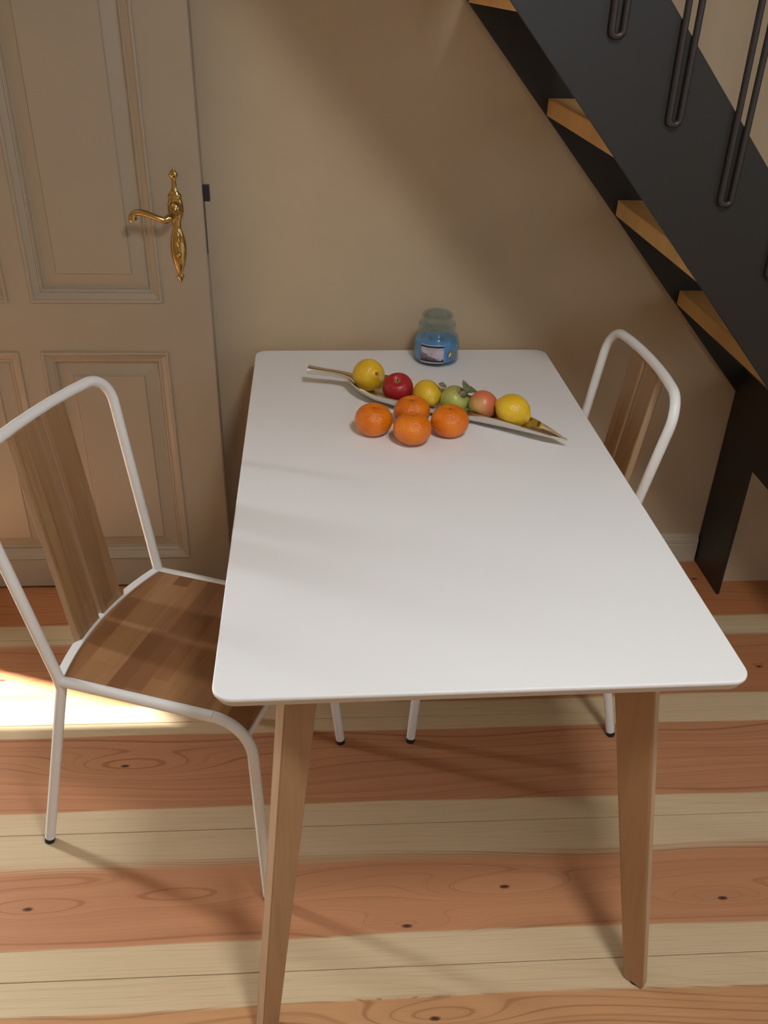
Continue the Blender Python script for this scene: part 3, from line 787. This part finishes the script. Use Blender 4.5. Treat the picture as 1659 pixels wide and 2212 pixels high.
def make_tangerine(loc, r, h, axis, spin, label, seed):
    rnd = random.Random(seed); ph = [rnd.uniform(0, 6.28) for _ in range(4)]
    def fn(th, p):
        a = math.cos(th); s = math.sin(th)
        rr = r*(1 + 0.012*math.cos(3*p+ph[0])*s + 0.008*math.cos(5*p+ph[1])*s)
        k = abs(s)**0.92
        z = h*(a if a > 0 else a)*1.0
        dim = 0.0065*math.exp(-(th/0.20)**2) + 0.004*math.exp(-((math.pi-th)/0.3)**2)*-1
        # furrows radiating from the calyx
        fur = 0.0011*max(0, math.cos(5*p+ph[2]))**3*math.exp(-((th-0.33)/0.22)**2)
        z2 = z - dim - fur
        if a < 0: z2 = max(z2, -h*0.93)
        return (rr*k*math.cos(p), rr*k*math.sin(p), z2)
    o = fruit_mesh('tangerine', fn, M['tangerine'], 56, 36); tag(o, label, 'tangerine', 'tangerines on the table')
    # calyx star
    vs, fs = [(0, 0, 0.0018)], []
    for k in range(10):
        rr = 0.0046 if k % 2 == 0 else 0.0022
        vs.append((rr*math.cos(k*math.pi/5), rr*math.sin(k*math.pi/5), 0.0004))
    vs.append((0, 0, -0.001))
    for k in range(10): fs += [(0, 1+k, 1+(k+1) % 10), (11, 1+(k+1) % 10, 1+k)]
    cz = mesh('calyx', [(x, y, z+h-0.0062) for x, y, z in vs], fs, M['calyx'], o)
    orient(o, loc, axis, spin)
    return o
def lemon_fn(r, L, nip=0.006):
    def fn(th, p):
        a, s = math.cos(th), math.sin(th)
        rad = r*abs(s)**0.95*(1+0.012*math.cos(4*p+1)*s)
        z = L*a
        t = abs(a)
        if t > 0.93: z += math.copysign(nip*((t-0.93)/0.07)**0.8, a)
        return (rad*math.cos(p), rad*math.sin(p), z)
    return fn
def make_lemon(loc, r, L, axis, label, scar=True, stem=False, spin=0):
    o = fruit_mesh('lemon', lemon_fn(r, L, 0.004), M['lemon'], 44, 40); tag(o, label, 'lemon', 'lemons in the leaf dish')
    if scar:
        lathe('blossom_scar', [(0, L+0.0062), (0.0024, L+0.0056), (0.0044, L+0.0040), (0.0050, L+0.0022), (0, L+0.0005)], M['scar'], o, 14)
    if stem:
        lathe('stem_end', [(0, L+0.009), (0.0022, L+0.0085), (0.0024, L+0.005), (0.0042, L+0.003), (0.0038, L+0.0015), (0, L)], M['stem'], o, 12)
    orient(o, loc, axis, spin)
    return o
t = NT('lemon_scar'); M['scar'] = t.fin(lin(0.26, 0.10, 0.012), 0.8)
def apple_fn(r, h, ribs=5, lump=0.02):
    def fn(th, p):
        a, s = math.cos(th), math.sin(th)
        prof = r*s**0.86*(1+0.05*a)
        z = h*a
        z -= 0.011*math.exp(-(th/0.30)**2)*1.0
        z += 0.006*math.exp(-((math.pi-th)/0.30)**2)
        rad = prof*(1+lump*math.cos(ribs*p)*(0.3+0.7*(a < 0))*abs(a))
        return (rad*math.cos(p), rad*math.sin(p), z)
    return fn
def make_apple(loc, r, h, axis, label, mat, stem=True, spin=0):
    o = fruit_mesh('apple', apple_fn(r, h), mat, 44, 34); tag(o, label, 'apple', 'apples in the leaf dish')
    if stem:
        tube('stem', [(0, 0, h-0.013), (0.0008, 0, h-0.007), (0.0025, 0.0006, h-0.001)], 0.0012, M['stem'], o, 8)
    orient(o, loc, axis, spin)
    return o
def leaf(name, P, d, up, L, w, mat, parent_obj, curl=0.3):
    """a thin folded leaf at world point P pointing along d, as a child of parent_obj"""
    d = V(d).normalized(); sd = d.cross(V(up)).normalized(); nn = sd.cross(d)
    vs, fs = [], []; n = 8; m = 4
    for side in (0, 1):
        for i in range(n+1):
            t_ = i/n; ww = w*math.sin(math.pi*min(1, t_*0.93+0.05))**0.8
            for j in range(m+1):
                u = -1+2*j/m
                p = V(P)+d*(L*t_)+sd*(u*ww)+nn*(abs(u)*ww*0.45 - curl*L*t_*t_ - side*0.0007 + 0.0015*math.sin(9*t_+u*2))
                vs.append(p)
    K = m+1; idx = lambda s, i, j: s*(n+1)*K+i*K+j
    for i in range(n):
        for j in range(m):
            fs.append((idx(0, i, j), idx(0, i+1, j), idx(0, i+1, j+1), idx(0, i, j+1)))
            fs.append((idx(1, i, j), idx(1, i, j+1), idx(1, i+1, j+1), idx(1, i+1, j)))
        for j in (0, m): fs.append((idx(0, i, j), idx(1, i, j), idx(1, i+1, j), idx(0, i+1, j)))
    for i in (0, n):
        for j in range(m): fs.append((idx(0, i, j), idx(0, i, j+1), idx(1, i, j+1), idx(1, i, j)))
    bpy.context.view_layer.update()
    inv = parent_obj.matrix_world.inverted()
    return mesh(name, [inv @ v for v in vs], fs, mat, parent_obj, smooth=True)

zt0 = TZ+0.0005
make_tangerine((0.295, -0.569, zt0+0.0345*0.93), 0.0425, 0.0358, (0.02, -0.06, 1), 0.4, 'tangerine farthest left of the four, standing slightly apart from the others', 1)
make_tangerine((0.385, -0.527, zt0+0.0345*0.93), 0.0418, 0.0350, (-0.05, -0.05, 1), 1.3, 'tangerine at the back of the group, half hidden against the dish', 2)
make_tangerine((0.378, -0.619, zt0+0.0358*0.93), 0.0425, 0.0355, (0.04, 0.14, 1), 2.2, 'tangerine at the front of the group, nearest the bare tabletop', 3)
make_tangerine((0.4655, -0.577, zt0+0.0345*0.93), 0.0430, 0.0355, (-0.03, -0.02, 1), 3.1, 'tangerine on the right of the group, beside the dish', 4)
def on_dish(a, n, r): return DP(a, n, dish_z(a, n)+0.0042+r)
def dish_loc(x, y):
    d = V((x, y, 0))-DS; d.z = 0
    return d.dot(ax), d.dot(an)
def rest(x, y, r, extra=0.0):
    """lowest height at which a ball of radius r clears the dish surface"""
    a0, n0 = dish_loc(x, y); best = -1
    for da in range(-6, 7):
        for dn in range(-6, 7):
            a, n = a0+da*r/6, n0+dn*r/6
            q = r*r-(da*r/6)**2-(dn*r/6)**2
            if q < 0 or not (0 <= a <= DL): continue
            nr, fr = smooth_table(NEAR, a, .012), smooth_table(FAR, a, .012)
            if n < nr-0.004 or n > fr+0.004: continue
            best = max(best, dish_z(a, n)+0.0036+math.sqrt(q))
    return TZ+best+extra
toward = lambda x, y, z: V((CAM['x']-x, CAM['y']-y, CAM['z']-z)).normalized()
def place_round(px, py, r): return (px, py, rest(px, py, r))
make_lemon(place_round(0.293, -0.351, 0.0385), 0.0385, 0.0405, (0.42, -0.86, 0.42), 'lemon nearest the handle of the dish, its brown tip facing the viewer')
make_apple(place_round(0.361, -0.410, 0.0350), 0.0370, 0.0345, (-0.12, -0.42, 0.9), 'dark red apple in the dish beside the first lemon',
           apple_mat('red_apple_skin', (0.50, 0.16, 0.06), (0.36, 0.015, 0.02), 1.1, (-0.6, -0.2, 0.0)), True)
make_lemon(place_round(0.4275, -0.4435, 0.0340), 0.0335, 0.0365, (-0.25, 0.85, 0.2), 'middle lemon in the dish, between the red and the green apple', scar=False)
ga = make_apple(place_round(0.489, -0.478, 0.0335), 0.0350, 0.0320, (0.55, -0.25, 0.78), 'green apple with withered leaves on its stalk',
           apple_mat('green_apple_skin', (0.44, 0.52, 0.11), (0.36, 0.28, 0.09), -0.35, (0.1, 0.3, 0.8), streak=0.2), True)
make_apple(place_round(0.5500, -0.5105, 0.0335), 0.0335, 0.0330, (0.5, 0.6, 0.5), 'pinkish orange apple between the green apple and the last lemon',
           apple_mat('peach_apple_skin', (0.55, 0.43, 0.13), (0.60, 0.16, 0.07), 0.35, (-0.3, 0.1, 0.8), streak=0.25), False)
make_lemon(place_round(0.611, -0.556, 0.0355), 0.0360, 0.0400, (0.80, -0.52, -0.25), 'rightmost lemon, lying lengthwise near the pointed tip of the dish', scar=False, stem=True)
gl = ga.location
def GL(dx, dy, dz): return gl+V((dx, dy, dz))
top = GL(0.018, -0.012, 0.026)
tube_ = tube('twig', [(0.0, 0.0, 0.024), (0.004, 0.001, 0.034), (0.010, 0.0, 0.040)], 0.0016, M['stem'], ga, 8)
for nm, P, d, up, L, w, mt, cu in (
    ('leaf', GL(0.030, -0.012, 0.024), (-0.45, 0.1, 0.9), (0, -1, 0.3), 0.032, 0.0075, M['leaf'], 0.2),
    ('leaf', GL(0.020, -0.014, 0.030), (1.0, 0.1, 0.12), (0, -0.5, 1), 0.030, 0.010, M['leaf'], 0.35),
    ('leaf', GL(0.026, -0.016, 0.028), (-0.9, -0.35, -0.15), (0, -0.7, 1), 0.026, 0.008, M['leaf'], 0.25),
    ('leaf', GL(-0.020, 0.014, 0.028), (-0.8, 0.2, 0.35), (0, -0.8, 1), 0.020, 0.006, M['leaf'], 0.1),
    ('leaf', GL(0.022, -0.030, -0.006), (0.45, -0.25, -0.75), (0, -1, 0.4), 0.030, 0.009, M['leaf'], 0.1),
    ('leaf', GL(0.012, -0.036, -0.006), (-0.5, -0.3, -0.3), (0, -1, 0.6), 0.020, 0.007, M['leaf_dark'], 0.1),
    ('leaf', GL(0.033, -0.022, 0.012), (0.1, -0.3, -0.95), (0, -1, 0.2), 0.026, 0.008, M['leaf'], 0.1)):
    leaf(nm, P, d, up, L, w, mt, ga, cu)

# ------------------------------------------------------------------ candle jar
def build_jar():
    x, y = 0.4845, -0.122
    j = empty('candle_jar', (x, y, TZ+0.0005)); tag(j, 'lidded glass candle jar with blue wax and a landscape label', 'candle')
    out = [(0, 0), (0.050, 0), (0.0545, 0.0015), (0.0572, 0.006), (0.0582, 0.014), (0.0580, 0.040), (0.0568, 0.056), (0.0545, 0.066), (0.0500, 0.0745), (0.0445, 0.0800), (0.0422, 0.0840), (0.0425, 0.0875), (0.0460, 0.0900), (0.0475, 0.0935), (0.0465, 0.0970), (0.0440, 0.0985)]
    inn = [(0.0400, 0.0985), (0.0392, 0.094), (0.0388, 0.083), (0.0410, 0.0765), (0.0465, 0.0710), (0.0508, 0.0635), (0.0530, 0.054), (0.0542, 0.040), (0.0542, 0.014), (0.0520, 0.0085), (0, 0.0080)]
    out = [(r*1.07, z) for r, z in out]; inn = [(r*1.07, z) for r, z in inn]
    lathe('jar', out+inn, M['jar_glass'], j, 64, (0, 0, 0), 60)
    lathe('wax', [(r*1.07, z) for r, z in [(0, 0.0092), (0.0510, 0.0092), (0.0535, 0.0145), (0.0535, 0.040), (0.0524, 0.054), (0.0512, 0.0590), (0.048, 0.0595), (0, 0.0585)]], M['wax'], j, 64, (0, 0, 0), 50)
    for dx in (-0.017, 0.016):
        tube('wick', [(dx, -0.012, 0.058), (dx, -0.012, 0.0685)], 0.0010, M['wick'], j, 6)
    lid = [(0, 0.0880), (0.0330, 0.0880), (0.0350, 0.0895), (0.0355, 0.0985), (0.0450, 0.0992), (0.0462, 0.1010), (0.0455, 0.1035), (0.0400, 0.1050), (0.0340, 0.1062), (0.0325, 0.1085), (0.0345, 0.1120), (0.0382, 0.1170), (0.0390, 0.1215), (0.0375, 0.1265), (0.0325, 0.1310), (0.0235, 0.1340), (0.0120, 0.1352), (0, 0.1355)]
    lidi = [(0, 0.1310), (0.0200, 0.1298), (0.0300, 0.1262), (0.0345, 0.1215), (0.0335, 0.1170), (0.0290, 0.1110), (0.0285, 0.1040), (0.0305, 0.0925), (0, 0.0915)]
    lid = [(r*1.07, z) for r, z in lid]; lidi = [(r*1.07, z) for r, z in lidi]
    lathe('lid', lid, M['jar_glass'], j, 64, (0, 0, 0), 60)
    lathe('lid_cavity', lidi, M['jar_glass'], j, 48, (0, 0, 0), 60)
    # label: curved paper patch with its print modelled as thin colour layers by shader
    t = NT('label_print'); u, w, _ = t.xyz(t.coord('UV'))
    n = t.noise(t.comb(u, w), 5.0, 4); n2 = t.noise(t.comb(u, 0.0), 6.0, 4)
    sky = t.mix(t.sstep(t.noise(t.comb(u, t.math('MULTIPLY', w, 2.0)), 3.0, 3), 0.3, 0.75), srgb(196, 186, 196), srgb(160, 152, 166))
    ridge = t.math('ADD', t.math('SUBTRACT', 0.62, t.math('MULTIPLY', u, 0.55)), t.math('MULTIPLY', t.math('SUBTRACT', n2, 0.5), 0.35))
    m1 = t.math('LESS_THAN', w, ridge)
    c = t.mix(m1, sky, t.mix(t.sstep(w, 0.1, 0.6), srgb(84, 72, 84), srgb(132, 122, 134)))
    ridge2 = t.math('ADD', 0.14, t.math('MULTIPLY', t.math('ABSOLUTE', t.math('SUBTRACT', n2, 0.48)), 0.9))
    c = t.mix(t.math('LESS_THAN', w, ridge2), c, srgb(52, 44, 46))
    # dark header band, pale margins, two faint lines of lettering
    band = t.math('MULTIPLY', t.math('GREATER_THAN', w, 0.865), t.math('LESS_THAN', w, 0.975)); c = t.mix(band, c, srgb(30, 20, 26))
    txt = t.math('MULTIPLY', t.math('MULTIPLY', t.math('GREATER_THAN', w, 0.765), t.math('LESS_THAN', w, 0.805)), t.math('MULTIPLY', t.math('GREATER_THAN', u, 0.25), t.math('LESS_THAN', u, 0.70)))
    txt = t.math('MULTIPLY', txt, t.math('GREATER_THAN', t.noise(t.comb(u, 0.0), 60.0, 1), 0.47)); c = t.mix(t.math('MULTIPLY', txt, 0.8), c, srgb(95, 85, 100))
    mg = t.math('MAXIMUM', t.math('GREATER_THAN', w, 0.975), t.math('LESS_THAN', w, 0.045)); c = t.mix(mg, c, srgb(215, 212, 220))
    lm = t.fin(c, 0.5)
    def patch(name, a0, a1, z0, z1, mat, n=16, m=6, rr=0.0586, oval=False):
        vs, fs, uv = [], [], []
        def rad(z): return lerp_table([(0.014, 0.0582), (0.040, 0.0580), (0.056, 0.0568), (0.066, 0.0545)], z)*1.07+0.0003
        for s in (0, 1):
            for i in range(m+1):
                for k in range(n+1):
                    fu, fv = k/n, i/m
                    if oval:
                        uu, vv = 2*fu-1, 2*fv-1
                        uu2 = uu*math.sqrt(1-vv*vv/2); vv2 = vv*math.sqrt(1-uu*uu/2); fu2, fv2 = (uu2+1)/2, (vv2+1)/2
                    else: fu2, fv2 = fu, fv
                    a = a0+(a1-a0)*fu2; z = z0+(z1-z0)*fv2; r_ = rad(z)+0.0002*s
                    vs.append((r_*math.sin(a), -r_*math.cos(a), z)); uv.append((fu2, fv2))
        K = n+1; S = (m+1)*K
        for i in range(m):
            for k in range(n):
                fs.append((i*K+k, (i+1)*K+k, (i+1)*K+k+1, i*K+k+1)); fs.append((S+i*K+k, S+i*K+k+1, S+(i+1)*K+k+1, S+(i+1)*K+k))
        o = mesh(name, vs, fs, mat, j, smooth=True)
        ul = o.data.uv_layers.new(name='UVMap')
        for lp in o.data.loops: ul.data[lp.index].uv = uv[lp.vertex_index]
        return o
    a = math.radians
    patch('label', a(-46), a(13), 0.012, 0.0595, lm)['label'] = 'paper label with a misty mountain picture'
    t = NT('sticker_print'); u, w, _ = t.xyz(t.coord('UV'))
    d = t.math('ADD', t.math('POWER', t.math('DIVIDE', t.math('SUBTRACT', t.math('ADD', u, t.math('MULTIPLY', w, -0.5)), 0.05), 0.13), 2.0), t.math('POWER', t.math('DIVIDE', t.math('SUBTRACT', w, 0.42), 0.26), 2.0))
    c = t.mix(t.math('LESS_THAN', d, 1.0), t.mix(t.sstep(t.noise(t.comb(u, w), 9.0, 2), 0.45, 0.6), srgb(96, 92, 72), srgb(150, 140, 100)), srgb(222, 214, 190))
    patch('sticker', a(24), a(45), 0.024, 0.044, t.fin(c, 0.5), 12, 8, oval=True)['label'] = 'round olive sticker'
build_jar()
